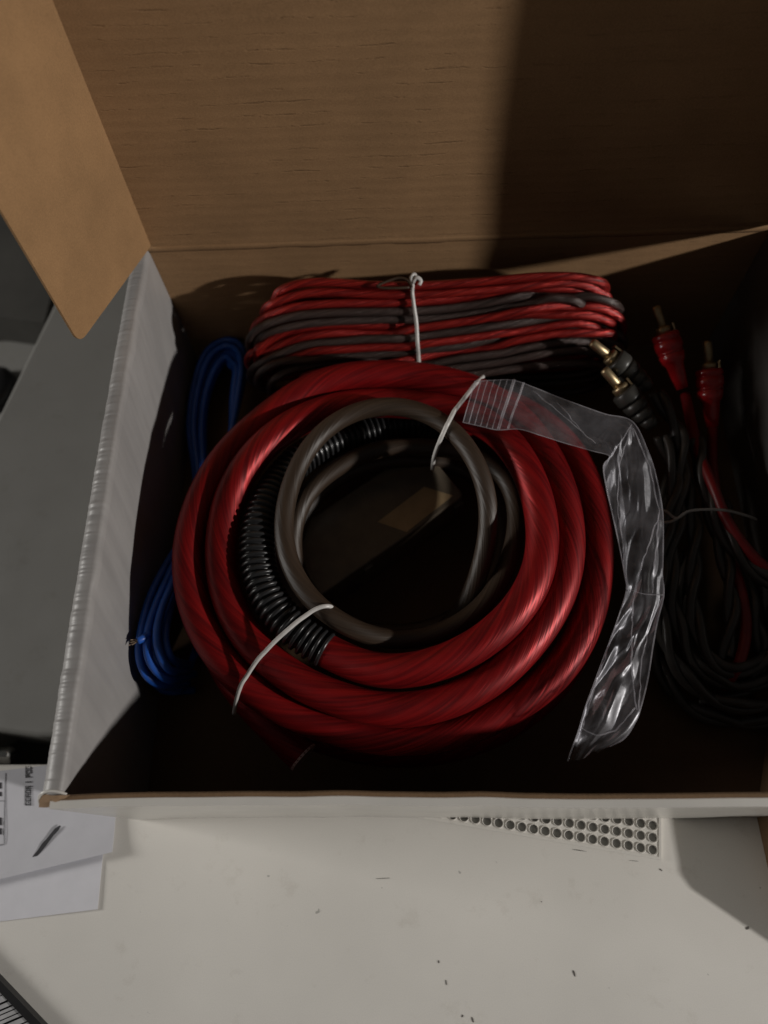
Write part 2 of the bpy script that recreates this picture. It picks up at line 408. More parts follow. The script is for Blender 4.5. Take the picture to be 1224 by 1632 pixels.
# torn kraft curl at the front left corner
cr = []
for i, t in enumerate(np.linspace(0, 1, 9)):
    a = math.pi*(1.05*t)
    for k, s in enumerate(np.linspace(0, 1, 4)):
        x = -.62+.95*t*(1-.12*s)+.03*random.uniform(-1, 1)*(s > .8); y = .02-.26*s+.02*random.uniform(-1, 1); z = H-.10+.17*math.sin(a)*(1-.35*s)-.12*s
        cr.append((x, y, z))
V, F = sheet(cr, grid(9, 4), np.array([0, 0, -.045])); mk('torn_corner', V, F, cardboard('kraft_torn', (.36, .24, .15)), bx, True)
m = MB(); m.add(*tube(spline(np.array([(-.66,-.16,H-.3),(-.62,-.02,H-.12),(-.5,.07,H-.02),(-.3,.11,H+.03),(-.1,.09,H+.01),(.06,.03,H-.06)]), .04), .038, 8)); m.build('torn_liner', mat_coat_front, bx, True)
# back wall
V, F = box((-.1, D, FL), (W+.1, D+.16, H-.12)); bw = mk('back_wall', V, F, mat_back, bx)
# hinge: rounded crease between back wall and lid
V = []; hx = np.linspace(-.05, W+.05, 60)
pr = [(0, H-.14), (-.012, H-.06), (-.035, H), (-.03, H+.06), (.0, H+.12), (.16, H+.12), (.16, H-.14)]
for x in hx:
    e = .012*float(vnoise(x*1.3, 9))
    V += [(x, D+a+e*(a < .1), z+e) for a, z in pr]
n = len(pr); F = [[i*n+k, (i+1)*n+k, (i+1)*n+(k+1) % n, i*n+(k+1) % n] for i in range(59) for k in range(n)]
mk('lid_crease', V, F, mat_back, bx, True)
# lid
LH = 17.2
def lidp(x, h, off=0.0): return (x, D+LEAN*h+off+.03*math.sin(h*.5)*math.sin(x*.16), H+.10+h)
nu, nv = 40, 30
V = [lidp(x, h) for x in np.linspace(.12, W-.12, nu) for h in np.linspace(0, LH, nv)]
V, F = sheet(V, grid(nu, nv), np.array([0, .16, 0])); lid = mk('lid', V, F, mat_lid, bx, True)
bpy_edges = None
def ear(hx0, vec, rise, name, top=15.6):
    """lid side ear: hinge up the lid's edge, vec = horizontal vector to its free edge, rise = height of its lower outer corner"""
    vec = np.array(vec, float); wdt = np.linalg.norm(vec); nrm = np.array([vec[1], -vec[0], 0])/wdt
    poly = round_poly([(0, .05), (wdt, rise), (wdt, top), (wdt*.55, top+1.1), (0, top+1.3)], [0, .42, .9, .5, 0])
    P = np.array([(hx0+vec[0]*u/wdt, D+LEAN*h+vec[1]*u/wdt, H+.1+h) for u, h in poly])
    F = [list(range(len(P)))]
    if vec[0] < 0: off = np.array([-abs(nrm[0]), nrm[1]*np.sign(-nrm[0]) if nrm[0] else 0, 0])*.07
    else: off = np.array([abs(nrm[0]), nrm[1]*np.sign(nrm[0]), 0])*.16
    V, F = sheet(P, F, off); return mk(name, V, F, mat_flap, lid)
zc = H+.1+1.35
c = at(127, 548, zc)
ear(.12, (c[0]-.12, c[1]-D-LEAN*1.35), 1.35, 'ear_flap')
ear(W-.12, (1.5, -4.6), 2.1, 'ear_flap')

# ------------------------------------------------------------------ thick cables, traced turn by turn
def tr(L): return np.array([at(*p) for p in L])
red_px = [(560,632,2.4),(470,657,2.5),(400,694,2.5),(345,740,2.2),(312,820,2.0),(305,900,2.0),(325,985,1.9),(370,1075,1.7),(450,1150,1.4),(560,1190,1.2),(640,1200,1.2),(760,1180,1.2),(870,1110,1.2),(930,1010,1.2),(948,880,1.2),(915,760,1.4),(850,700,1.9),(760,680,2.5),(690,672,2.9),(620,670,3.2),  # opening low run at left is added, unseen, to stop a light leak
 (555,688,3.6),(500,712,3.8),(446,745,4.1),(414,800,4.35),(402,865,4.45),(412,935,4.45),(442,990,4.4),(488,1026,4.3),(530,1046,4.2),
 (575,1064,4.35),(620,1076,4.5),(712,1056,4.65),(786,1014,4.75),(836,965,4.8),(862,910,4.8),(868,850,4.75),(852,772,4.65),(818,706,4.5),(765,660,4.3),(695,642,4.2),(600,640,4.15),
 (520,650,4.3),(452,682,4.5),(400,738,4.45),(367,802,4.4),(354,870,4.35),(360,940,4.3),(385,1005,4.2),(430,1058,4.15),(500,1102,4.1),
 (558,1124,4.15),(618,1137,4.2),(712,1122,4.25),(788,1082,4.3),(850,1018,4.3),(893,950,4.3),(909,880,4.3),(902,800,4.3),(874,730,4.3),(825,668,4.3),(770,632,4.25),(700,610,4.3),(620,603,4.35),
 (540,612,4.4),(470,640,4.4),(400,688,4.35),(347,745,4.3),(312,815,4.2),(297,880,4.15),(303,950,4.05),(325,1010,4.0),(365,1063,3.95),(430,1110,3.9),
 (510,1152,3.7),(618,1180,3.55),(712,1174,3.5),(775,1148,3.55),(840,1114,3.6),(895,1068,3.65),(934,1000,3.65),(952,930,3.65),(954,860,3.6),(944,790,3.5),(916,725,3.5),(868,675,3.1),(800,640,2.7),
 (700,622,2.6),(600,630,3.0),(480,668,3.1),(390,738,3.1),(335,850,3.2),(328,950,3.0),(345,1040,2.5),(385,1105,2.5),(436,1160,2.6),(484,1207,2.5)]
grey_px = [(690,1015,2.2),(735,985,2.8),(757,935,3.5),(776,870,4.2),(781,795,4.8),(750,715,5.1),(697,663,5.1),(625,643,5.05),(560,655,5.0),(500,697,4.9),(462,770,4.85),(448,840,4.8),(460,905,4.8),(500,965,4.75),
 (560,1008,4.6),(640,1023,4.1),(720,1005,3.8),(785,952,3.7),(820,872,3.6),(825,800,3.5),(795,742,3.4),(730,716,3.4),(662,712,3.5),(602,712,3.6),(545,732,3.6),(495,772,3.5),(472,812,3.3),(462,880,2.9),
 (490,950,2.3),(560,1000,1.6),(660,1010,1.2),(750,970,1.2),(800,890,1.2),(800,810,1.4),(760,755,1.8),(690,732,2.2),(623,732,2.5),(558,747,2.6),(505,784,2.6),(474,830,2.4),(470,900,1.9),(520,970,1.0)]
STEP = .24
C = []
P = spline(tr(red_px), STEP); C.append(dict(n='red', P=P, r=np.full(len(P), .475)))
P = spline(tr(grey_px), STEP); C.append(dict(n='grey', P=P, r=np.full(len(P), .285)))
# loom covers part of the red cable
lo_a, lo_b = at(720, 676, 2.8), at(536, 1049, 4.1)
Pr = C[0]['P']; i0 = int(np.argmin(np.linalg.norm(Pr[:330]-lo_a, axis=1))); i1 = i0+40+int(np.argmin(np.linalg.norm(Pr[i0+40:i0+140]-lo_b, axis=1)))
C[0]['r'][i0:i1] = .63
# speaker wire: strands on the upper face of the hank (colour, points)
spk = [
 ('r', [(425,478),(463,449),(514,448),(566,456),(603,464),(655,466),(703,459),(780,452),(860,450),(930,453),(972,472)]),
 ('r', [(409,495),(440,474),(497,463),(552,464),(607,471),(655,474),(720,470),(791,464),(880,456),(945,458),(976,482)]),
 ('r', [(394,528),(427,502),(473,490),(532,488),(583,487),(634,485),(703,477),(780,466),(860,460),(940,464),(982,492)]),
 ('g', [(390,550),(427,518),(470,506),(525,503),(583,503),(634,500),(703,492),(780,483),(858,469),(929,468),(968,480),(987,503)]),
 ('g', [(398,548),(440,524),(500,515),(580,512),(640,511),(703,506),(780,497),(860,484),(930,480),(988,508)]),
 ('r', [(400,556),(440,530),(487,520),(530,517),(590,518),(660,519),(740,513),(830,500),(910,493),(960,496),(986,515)]),
 ('r', [(387,573),(422,548),(463,536),(514,532),(580,529),(634,527),(703,518),(780,508),(858,490),(911,483),(964,488),(990,522)]),
 ('g', [(389,590),(429,562),(470,549),(531,547),(600,544),(662,539),(720,534),(780,523),(858,505),(911,499),(966,504),(992,530)]),
 ('r', [(405,592),(450,570),(540,556),(660,553),(760,543),(850,522),(907,512),(951,513),(988,536)]),
 ('g', [(400,598),(439,574),(473,566),(531,563),(600,561),(662,560),(740,552),(830,536),(900,520),(960,522),(990,545)]),
 ('r', [(470,594),(540,588),(614,580),(655,570),(703,561),(780,547),(813,539),(880,528),(947,523),(986,534)]),
 ('g', [(420,606),(470,585),(514,576),(566,573),(620,573),(690,575),(747,568),(836,551),(911,541),(987,545)]),
 ('g', [(480,600),(560,592),(640,592),(720,586),(813,573),(870,562),(924,556),(985,560)]),
 ('g', [(560,606),(650,604),(747,597),(800,590),(858,582),(911,580),(980,578)])]
LEAK_FILL = [(0, .3, -.32), (0, .26, -.7), (0, .1, -.75), (0, .25, -1.05)]  # offsets of extra unseen strands, added to block light leaking to the back wall
for k, (col, px) in enumerate(spk+[spk[0], spk[0], spk[2], spk[0]]):
    pts = []
    for i, (x, y) in enumerate(px):
        m = 600; z = 5.35-(np.interp(x, [390, 640, 980], [y-470, y-462, y-462]))*.0155
        z += .04*math.sin(x*.01+k)
        e = max(0, 1-min(x-385, 990-x)/45.0); pts.append(at(x, y, z-.55*e*e))
    if k >= len(spk): pts = [q+np.array(LEAK_FILL[k-len(spk)]) for q in pts]
    a, b = pts[0].copy(), pts[-1].copy()
    lo = -1.0-.35*(k % 3); span = b[0]-a[0]
    pre = [a+np.array([span*.62, .1, lo]), a+np.array([span*.3, .15, lo]), a+np.array([.6, .0, lo-.1]), a+np.array([-.05, -.05, -.6])]
    post = [b+np.array([.12, -.05, -.75]), b+np.array([-.5, 0, -1.75]), b+np.array([-span*.35, .1, -2.0]), b+np.array([-span*.7, .1, -2.1])]
    P = spline(np.array(pre+pts+post), STEP); C.append(dict(n='spk_'+col, P=P, r=np.full(len(P), .152)))

def relax(C, iters=42):
    P = np.vstack([c['P'] for c in C]); r = np.concatenate([c['r'] for c in C])
    cid = np.concatenate([np.full(len(c['P']), i) for i, c in enumerate(C)]); idx = np.arange(len(P))
    lim = (cid[:, None] == cid[None]) & (np.abs(idx[:, None]-idx[None])*STEP < 2.2*(r[:, None]+r[None])+.6)
    lim |= np.eye(len(P), dtype=bool); R = r[:, None]+r[None]
    ends = np.r_[0, np.cumsum([len(c['P']) for c in C])]; P = P.astype(np.float32); R = R.astype(np.float32)
    for it in range(iters):
        d = P[:, None]-P[None]; L = np.sqrt((d**2).sum(2))+1e-9
        ov = np.where(lim, 0, np.maximum(0, R-L)); k = (ov/L)[:, :, None]*d
        cnt = np.maximum(1, (ov > 0).sum(1))[:, None]
        mv = k.sum(1)/cnt*.55*np.minimum(cnt, 2)
        mv[:, :2] *= .35
        P = P+np.clip(mv, -.12, .12)
        for a, b in zip(ends[:-1], ends[1:]):
            q = P[a:b].copy(); sm = q.copy(); sm[1:-1] = (q[:-2]+q[2:])/2; P[a+1:b-1] = q[1:-1]*.75+sm[1:-1]*.25
        P[:, 2] = np.maximum(P[:, 2], FL+r+.01); P[:, 1] = np.minimum(P[:, 1], D-r-.02); P[:, 0] = np.clip(P[:, 0], r+.1, W-.1-r)
    for c, a, b in zip(C, ends[:-1], ends[1:]): c['P'] = P[a:b]
relax(C)
ALLP = np.vstack([c['P'] for c in C]); ALLR = np.concatenate([c['r'] for c in C])
def topz(x, y, add=0.0, base=FL):
    d2 = (ALLP[:, 0]-x)**2+(ALLP[:, 1]-y)**2; R = ALLR+add; k = d2 < R*R
    return max(base+add, float((ALLP[k, 2]+np.sqrt(R[k]**2-d2[k])).max())) if k.any() else base+add
def over(px, py, add, z0=4.5):
    z = 6.6                                 # first surface met going down the line of sight
    while z > FL+add:
        p = at(px, py, z)
        if topz(p[0], p[1], add) >= z: break
        z -= .02
    return at(px, py, z)
fine = lambda P, s=.09: spline(P[::2] if len(P) > 8 else P, s)

# red power cable
Pr = C[0]['P']; rc = thing('red_power_cable', (7.7, 7.2, FL), 'thick translucent red power cable coiled in the middle of the box', 'power cable')
Pf = fine(Pr); dl = np.linalg.norm(Pf[:, None]-Pr[None, i0:i1:2], axis=2).min(1)
kL = np.linalg.norm(Pf[:, None]-Pr[None], axis=2).argmin(1); rj = np.where((kL > i0+1) & (kL < i1-1), .39, .475)
m = MB(); m.add(*tube(Pf, rj, 22)); jac = m.build('jacket', mat_red, rc, True, True)
d = (Pr[-1]-Pr[-3]); d /= np.linalg.norm(d); m = MB(); m.add(*tube([Pr[-1]-d*.05, Pr[-1]+d*.015], .36, 18)); m.build('cut_end', simple('cut_strands', (.55, .4, .36), .4, .4, 22, .5, Metallic=.4), rc, False)
m = MB(); rr = .475*np.ones(8)
V = []; n = 22
u = np.cross(d, [0, 0, 1]); u /= np.linalg.norm(u); v = np.cross(d, u)
for rad, off in ((.36, .02), (.475, .02), (.478, -.05), (.36, -.05)):
    V += [Pr[-1]+d*off+rad*(math.cos(2*math.pi*k/n)*u+math.sin(2*math.pi*k/n)*v) for k in range(n)]
mk('jacket_rim', V, [[a*n+k, a*n+(k+1) % n, ((a+1) % 4)*n+(k+1) % n, ((a+1) % 4)*n+k] for a in range(4) for k in range(n)], simple('pink_rim', (.75, .5, .48), .4), rc)
# split loom: ribbed sleeve on the red cable
Pl = fine(Pr[i0:i1], .02); L = np.arange(len(Pl))*.02
rib = .48+.056*np.clip(np.sin(2*math.pi*L/.205)*1.6+.2, -1, 1)
m = MB(); m.add(*tube(Pl, rib, 24)); lm = m.build('split_loom_tube', mat_loom, None, True)
tag(lm, 'black corrugated loom tube sleeved over the innermost turn of the red cable', 'loom tube')
# grey ground cable
m = MB(); m.add(*tube(fine(C[1]['P']), .285, 18)); gc = m.build('ground_cable', mat_grey, None, True, True)
tag(gc, 'smoky grey ground cable coiled inside and on top of the red coil', 'ground cable')
# speaker wire
sw = thing('speaker_wire', (11, 14.5, FL), 'flat hank of red and smoke grey speaker wire against the back wall', 'speaker wire')
for key, nm, mt in (('spk_r', 'red_conductor', mat_red_s), ('spk_g', 'grey_conductor', mat_grey_s)):
    for c in C:
        if c['n'] == key:
            m = MB(); m.add(*tube(fine(c['P'], .1), .138, 12)); m.build(nm, mt, sw, True, True)

# ------------------------------------------------------------------ ties
def tie(name, pts, r, mat, label, step=.08):
    m = MB(); P = spline(np.array(pts), step); m.add(*tube(P, r, 10)); o = m.build(name, mat, None, True); tag(o, label, 'tie', 'ties holding the cable coils'); return o
def drape(px, add, n=22):
    Q = resample(np.array(px, float), max(1.0, np.linalg.norm(np.diff(np.array(px, float), axis=0), axis=1).sum()/n))
    z = np.array([over(x, y, add)[2] for x, y in Q])
    for _ in range(400): z[1:-1] = np.maximum(z[1:-1], (z[:-2]+z[2:])/2)
    return [at(x, y, c+.02) for (x, y), c in zip(Q, z)]
p = drape([(384,1092),(408,1054),(440,1020),(472,992),(500,972),(518,966)], .07)
q0 = at(373, 1137, p[0][2]-1.3); q1 = at(377, 1115, p[0][2]-.45); q2 = at(529, 969, p[-1][2]-.25); q3 = at(524, 985, p[-1][2]-.9)
tie('wire_tie', [q0, q1]+p[::2]+[q2, q3], .062, mat_tie, 'white plastic tie across the lower left of the red coil and loom tube')
p = drape([(757,613),(742,632),(724,655),(710,682)], .075)
tie('wire_tie', [at(770, 600, p[0][2]-.3)]+p[::2]+[at(700, 705, p[-1][2]-.35), at(692, 728, p[-1][2]-1.0), at(689, 748, p[-1][2]-1.7)], .066, mat_tie, 'white tie over the grey ring beside the plastic bag header')
p = drape([(657,466),(660,490),(664,515),(665,540),(667,566)], .06, 14)[::2]
kn = over(658, 452, .06)
m = MB(); m.add(*tube(spline(np.array([kn+[0, .25, -.5], kn]+p+[at(668, 585, p[-1][2]-.45), at(668, 600, p[-1][2]-1.0)]), .08), .062, 10))
for a in ([kn+[0, 0, .05], kn+[.12, .08, .2], kn+[.26, .02, .1], kn+[.2, -.08, .02]], [kn, kn+[-.06, .1, .16], kn+[.05, .22, .2], kn+[.12, .1, .08]]):
    m.add(*tube(spline(np.array(a), .04), .062, 8))
st = m.build('wire_tie', mat_tie, None, True); tag(st, 'whitish knotted tie wrapped upright round the red and grey speaker wire hank', 'tie', 'ties holding the cable coils')
kz = kn[2]
lp = [at(657, 458, kz+.02), at(648, 446, kz+.12), at(634, 443, kz+.14), at(615, 449, kz+.1), at(601, 456, kz+.05), at(612, 459, kz+.03), at(635, 459, kz+.03), at(652, 458, kz)]
m = MB(); m.add(*tube(spline(np.array(lp), .05), .045, 8)); bt = m.build('tie_tail', mat_brown_tie, None, True); tag(bt, 'dark brown loop of tie tail behind the knot on the speaker wire', 'tie', 'ties holding the cable coils')

# ------------------------------------------------------------------ blue remote wire
bl = thing('blue_wire', (1.2, 8, FL), 'bundle of thin blue wire along the left wall under the red coil', 'wire')
blue = [
 [(262,905,2.4),(240,950,2.9),(226,1000,3.2),(222,1045,3.2),(235,1078,2.9),(262,1092,2.4),(300,1088,1.5)],
 [(268,920,2.8),(250,960,3.2),(236,1005,3.4),(236,1045,3.4),(252,1072,3.2),(275,1084,2.8),(310,1074,1.7)],
 [(276,925,3.0),(258,970,3.4),(250,1010,3.55),(256,1045,3.5),(272,1068,3.2),(300,1068,2.2)],
 [(282,935,2.6),(268,985,3.1),(264,1020,3.3),(274,1050,3.2),(300,1060,2.2)],
 [(255,915,1.6),(232,965,2.1),(218,1010,2.5),(224,1058,2.4),(246,1088,2.0),(290,1098,1.1)],
 [(250,930,1.1),(236,990,1.4),(232,1050,1.5),(256,1098,1.2),(310,1100,.6)],
 [(272,930,2.3),(256,985,2.7),(246,1025,2.8),(256,1062,2.6),(285,1080,1.6)],
 [(258,920,2.0),(244,975,2.4),(228,1030,2.6),(238,1080,2.2),(280,1094,1.3)]]
def mir(k): # upper loop of the same turn, rising beside the hank
    o = [0, 9, 18, 27, 4, 13, 22, 32][k]; z = [1.3, 1.5, 1.2, 1.4, .9, .7, .8, 1.1][k]
    return [(300, 1070, .7), (330, 980, .6), (348+o*.3, 850, .7), (362+o*.2, 720, z), (380-o*.3, 640, z+.3), (388-o*.4, 590, z+.4), (384-o*.5, 552+o, z+.3), (360, 542+o, z+.2), (330+o*.5, 560+o, z+.15), (312+o*.6, 605+o*.8, z), (302+o*.7, 680, z-.1), (312+o*.4, 770, z-.2), (296+o*.4, 845, z)]
m = MB()
for k, b in enumerate(blue):
    path = mir(k)+b
    P = spline(tr(path), .12); P[:, 0] = np.maximum(P[:, 0], .22); P[:, 2] = np.maximum(P[:, 2], FL+.13)
    mb = MB(); mb.add(*tube(P, .125, 10)); mb.build('strand_turn', mat_blue, bl, True)
e = [at(238, 1010, 3.4), at(228, 1017, 3.55), at(219, 1021, 3.6)]
mb = MB(); mb.add(*tube(spline(np.array(e), .05), .12, 10)); en = mb.build('wire_end', mat_blue, bl, True)
mb = MB()
for k in range(5):
    q = e[-1]+rng.normal(0, .03, 3); mb.add(*tube([q, q+np.array([-.16, -.05, .06])+rng.normal(0, .04, 3)], .02, 5))
mb.build('copper_tip', mat_copper, en)

# ------------------------------------------------------------------ black case inside the coil
zt = 2.3
A, B = at(512, 948, zt), at(737, 792, zt); ax = (B-A)/np.linalg.norm(B-A); nn = np.array([-ax[1], ax[0], 0]); LL = np.linalg.norm(B-A)
cs = thing('fuse_holder', (*(A+ax*LL/2+nn*1.2)[:2], FL), 'glossy black fuse holder case lying at a slant inside the coil', 'fuse holder')
def local(u, v, z): return A*[1, 1, 0]+ax*u+nn*v+np.array([0, 0, z])
def lbox(u0, u1, v0, v1, z0, z1, r=.2):
    poly = round_poly([(u0, v0), (u1, v0), (u1, v1), (u0, v1)], [r]*4, 4); n = len(poly); b = .06; c = np.array([(u0+u1)/2, (v0+v1)/2])
    rings = [(z0, 1.0, 0), (z1-b, 1.0, 0), (z1-.3*b, 1, .35*b), (z1, 1, b)]; V = []
    for z, _, o in rings:
        for q in poly:
            s = np.array(q)-c; s = s*(1-o/np.maximum(np.abs(s), .3)) if o else s; V.append(local(*(c+s), z))
    F = [[r_*n+i, r_*n+(i+1) % n, (r_+1)*n+(i+1) % n, (r_+1)*n+i] for r_ in range(3) for i in range(n)]+[[3*n+i for i in range(n)]]
    return V, F
V, F = lbox(-1.0, LL+.05, .12, 2.3, FL+.01, 1.75); mk('case_base', V, F, mat_case, cs)
V, F = lbox(-1.05, LL+.1, .0, 2.4, 1.76, zt); cv = mk('case_cover', V, F, mat_case, cs)
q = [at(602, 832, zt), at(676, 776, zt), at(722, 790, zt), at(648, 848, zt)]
V, F = prism(ccw([tuple(x[:2]) for x in q]), zt+.004, zt+.012); mk('label', V, F, mat_lid_reflection, cv)  # painted reflection of the lid, not a sticker
for u in (1.6, LL-.35):
    V, F = lbox(u, u+.35, -.1, .02, 1.5, 2.0, .03); mk('latch', V, F, mat_case, cs)

# ------------------------------------------------------------------ RCA cable
ra = thing('rca_cable', (17.8, 9, FL), 'black and red twin audio cable with four gold tipped plugs along the right wall', 'audio cable')
def lathe(axis_a, axis_b, prof, n=20):
    a, b = np.array(axis_a), np.array(axis_b); d = (b-a)/np.linalg.norm(b-a); u = np.cross(d, [0, 0, 1]); u /= np.linalg.norm(u); v = np.cross(d, u); V = []
    for s, r in prof: V += [a+d*s+max(r, .003)*(math.cos(2*math.pi*k/n)*u+math.sin(2*math.pi*k/n)*v) for k in range(n)]
    m = len(prof); return V, [[i*n+k, i*n+(k+1) % n, (i+1)*n+(k+1) % n, (i+1)*n+k] for i in range(m-1) for k in range(n)]+[list(range(n))[::-1], [(m-1)*n+k for k in range(n)]]
def plug(tip, rear, style, mat):
    a, b = at(*tip), at(*rear); 
    if style == 'ridged':
        body = [(.95, .1), (.95, .37), (1.0, .42), (1.28, .43), (1.36, .405), (1.37, .35), (1.42, .35), (1.43, .40), (1.66, .385), (1.72, .36), (1.73, .30), (1.78, .3), (1.79, .345), (2.0, .325), (2.06, .3), (2.07, .25), (2.12, .25), (2.13, .28), (2.3, .25), (2.45, .19), (2.46, .1)]
    else:
        body = [(.95, .1), (.95, .40), (1.0, .45), (1.14, .46), (1.17, .42), (1.2, .42), (1.22, .46), (1.5, .46), (1.54, .42), (1.58, .42), (1.6, .45), (1.62, .40), (1.68, .40), (1.7, .43), (1.95, .38), (2.05, .30), (2.5, .25), (2.9, .2), (2.91, .1)]
    V, F = lathe(a, b, body); o = mk('plug_body', V, F, mat, ra, True)
    V, F = lathe(a, b, [(0, .09), (.04, .14), (.1, .155), (.78, .155), (.8, .1)]); mk('pin', V, F, mat_gold, o, True)
    V, F = lathe(a, b, [(.74, .16), (.74, .25), (.8, .27), (.97, .27), (.97, .1)]); mk('collar', V, F, mat_gold, o, True)
    # one petal of the ground shell
    d = (b-a)/np.linalg.norm(b-a); u = np.cross(d, [0, 0, 1]); u /= np.linalg.norm(u); v = np.cross(d, u); V = []
    for s in (.7, 1.0):
        for k in range(5):
            t = -.5+k*.25-.35
            for rr in (.33, .38): V.append(a+d*s+rr*(math.cos(t)*-u+math.sin(t)*v))
    F = []
    for k in range(4): F += [[k*2, k*2+2, k*2+12, k*2+10][::1], [k*2+1, k*2+11, k*2+13, k*2+3], [k*2, k*2+1, k*2+3, k*2+2]]
    F += [[0, 10, 11, 1], [8, 9, 19, 18]]; mk('ground_petal', V, F, mat_gold, o)
    return b
plug((942,545,4.7), (1048,628,3.6), 'ridged', mat_plugblk)
plug((962,588,4.5), (1056,698,3.4), 'ridged', mat_plugblk)
plug((1045,488,4.3), (1096,645,2.6), 'smooth', mat_plugred)
plug((1127,543,3.6), (1136,690,2.0), 'smooth', mat_plugred)
rca = [
 ('b', [(1046,626,3.6),(1085,700,3.3),(1085,800,2.9),(1070,900,2.5),(1078,985,2.1),(1112,1060,1.8),(1172,1092,1.6),(1238,1075,1.5),(1290,1000,1.5)]),
 ('b', [(1054,696,3.4),(1076,765,3.1),(1062,850,2.8),(1050,950,2.4),(1066,1035,2.0),(1112,1098,1.7),(1182,1126,1.5),(1260,1112,1.4)]),
 ('b', [(1062,700,2.7),(1092,770,2.7),(1108,850,2.6),(1104,950,2.3),(1118,1022,2.1),(1160,1068,2.0),(1222,1045,2.0),(1262,960,2.0)]),
 ('b', [(1105,690,2.2),(1120,760,2.4),(1140,840,2.5),(1162,920,2.4),(1166,990,2.2),(1155,1050,1.9)]),
 ('b', [(1080,720,1.8),(1060,800,1.6),(1046,900,1.4),(1040,1000,1.2),(1062,1085,1.0),(1116,1136,.9),(1195,1152,.9),(1270,1140,.9)]),
 ('b', [(1110,700,3.0),(1128,780,3.0),(1152,845,2.9),(1188,895,2.8),(1232,928,2.7),(1290,950,2.6)]),
 ('r', [(1092,630,2.7),(1112,715,3.0),(1136,775,3.2),(1160,832,3.1),(1198,884,2.95),(1236,915,2.8),(1290,940,2.7)]),
 ('r', [(1136,680,2.1),(1136,750,2.2),(1152,850,2.3),(1178,930,2.3),(1189,1000,2.2),(1176,1062,2.0),(1150,1095,1.4)]),
 ('b', [(1090,880,1.2),(1092,980,1.1),(1130,1050,1.0),(1190,1085,1.0),(1260,1060,1.0)]),
 ('b', [(1150,800,2.0),(1180,900,2.1),(1205,990,2.0),(1215,1060,1.6),(1180,1110,1.1),(1120,1118,.9)])]
for cc, px in rca:
    P = spline(tr(px), .1); P[:, 0] = np.minimum(P[:, 0], W-.45); P[:, 2] = np.maximum(P[:, 2], FL+.2)
    t = np.arange(len(P))*.1; mb = MB()
    tw = .125*np.stack([np.cos(t*2.1), np.sin(t*2.1)*.6, np.sin(t*2.1)], 1)
    V, F, U = tube(P+(tw if cc == 'b' else 0), .145 if cc == 'b' else .17, 12); V2, F2, U2 = tube(P-tw, .145, 12)
    mb.add(V, F, U)
    if cc == 'b': mb.add(V2, F2, U2)
    mb.build('red_cord' if cc == 'r' else 'black_cord', mat_redwire if cc == 'r' else mat_blkwire, ra, True, True)
p = [at(1050, 812, 3.4), at(1062, 815, 3.5), at(1078, 826, 3.6), at(1098, 815, 3.65), at(1130, 812, 3.6), at(1160, 814, 3.5), at(1190, 822, 3.2), at(1205, 828, 2.8)]
mb = MB(); mb.add(*tube(spline(np.array(p), .06), .045, 8)); mb.add(*tube(spline(np.array([at(1050, 832, 3.3), at(1066, 832, 3.5), at(1080, 826, 3.6), at(1090, 818, 3.55)]), .06), .042, 8))
o = mb.build('wire_tie', mat_tie_dim, None, True); tag(o, 'thin twisted tie across the dark audio cable bundle at the right', 'tie', 'ties holding the cable coils')

# ------------------------------------------------------------------ plastic bag
sec = [((757,608),(738,673)),((785,606),(765,679)),((818,606),(793,685)),((850,617),(828,684)),((885,631),(862,694)),((925,646),(900,706)),((965,660),(942,718)),((1008,672),(972,727)),
 ((1034,722),(962,742)),((1047,765),(966,775)),((1056,815),(975,815)),((1057,870),(988,875)),((1056,915),(996,920)),((1058,948),(998,942)),((1048,990),(984,988)),((1040,1035),(965,1040)),((1033,1080),(946,1092)),((1024,1118),(932,1130)),((1014,1148),(922,1165)),((996,1176),(912,1192)),((972,1190),(905,1213))]
zs = [5.5,5.55,5.6,5.6,5.55,5.5,5.4,5.35,5.2,5.05,4.9,4.8,4.7,4.65,4.6,4.55,4.6,4.7,4.7,4.6,4.4]
bag = thing('plastic_bag', (15, 8, FL), 'crumpled clear zip bag draped over the right side of the red coil', 'plastic bag')
EA = spline(np.array([at(*a, z) for (a, b), z in zip(sec, zs)]), .02); EB = spline(np.array([at(*b, z-.1) for (a, b), z in zip(sec, zs)]), .02)
NU, NV = 150, 30
EA = EA[np.linspace(0, len(EA)-1, NU).astype(int)]; EB = EB[np.linspace(0, len(EB)-1, NU).astype(int)]
def key(P, px):  # keep the two edges in step by matching section indices
    return P
def fac(x, y, seed):
    """creased (piecewise flat) noise"""
    r = np.random.default_rng(seed).uniform(-1, 1, (64, 64)); x += 20; y += 20; i, j = int(x), int(y); f, g = x-i, y-j
    a, b, c, d = r[i % 64, j % 64], r[(i+1) % 64, j % 64], r[i % 64, (j+1) % 64], r[(i+1) % 64, (j+1) % 64]
    return a+f*(b-a)+g*(d-b) if f > g else a+g*(c-a)+f*(d-c)
def layer(side):
    V = []
    for i in range(NU):
        t = i/(NU-1)
        for j in range(NV):
            s = j/(NV-1); p = EA[i]*(1-s)+EB[i]*s; puff = math.sin(math.pi*s)
            cr = float(abs(fac(t*9+s*1.1, s*1.9-t*3.5, 21+side)))*.30+float(abs(fac(t*17-s*2, s*3.1+t*6, 31+side)))*.14
            amp = min(1, max(.12, (t-.16)*5)); amp = amp if t > .02 else .05
            z = p[2]+side*.16*puff*min(1, t*6)+(cr-.2)*amp*puff**.5
            if side < 0: z = max(z, min(p[2], topz(p[0], p[1], .02)))
            else: z = max(z, topz(p[0], p[1], .05))
            V.append((p[0]+.10*amp*float(vnoise2(t*20, s*4, 41+side))*puff, p[1]+.10*amp*float(vnoise2(t*20+9, s*4, 42+side))*puff, z))
    return V
VU = layer(1); VD = layer(-1)
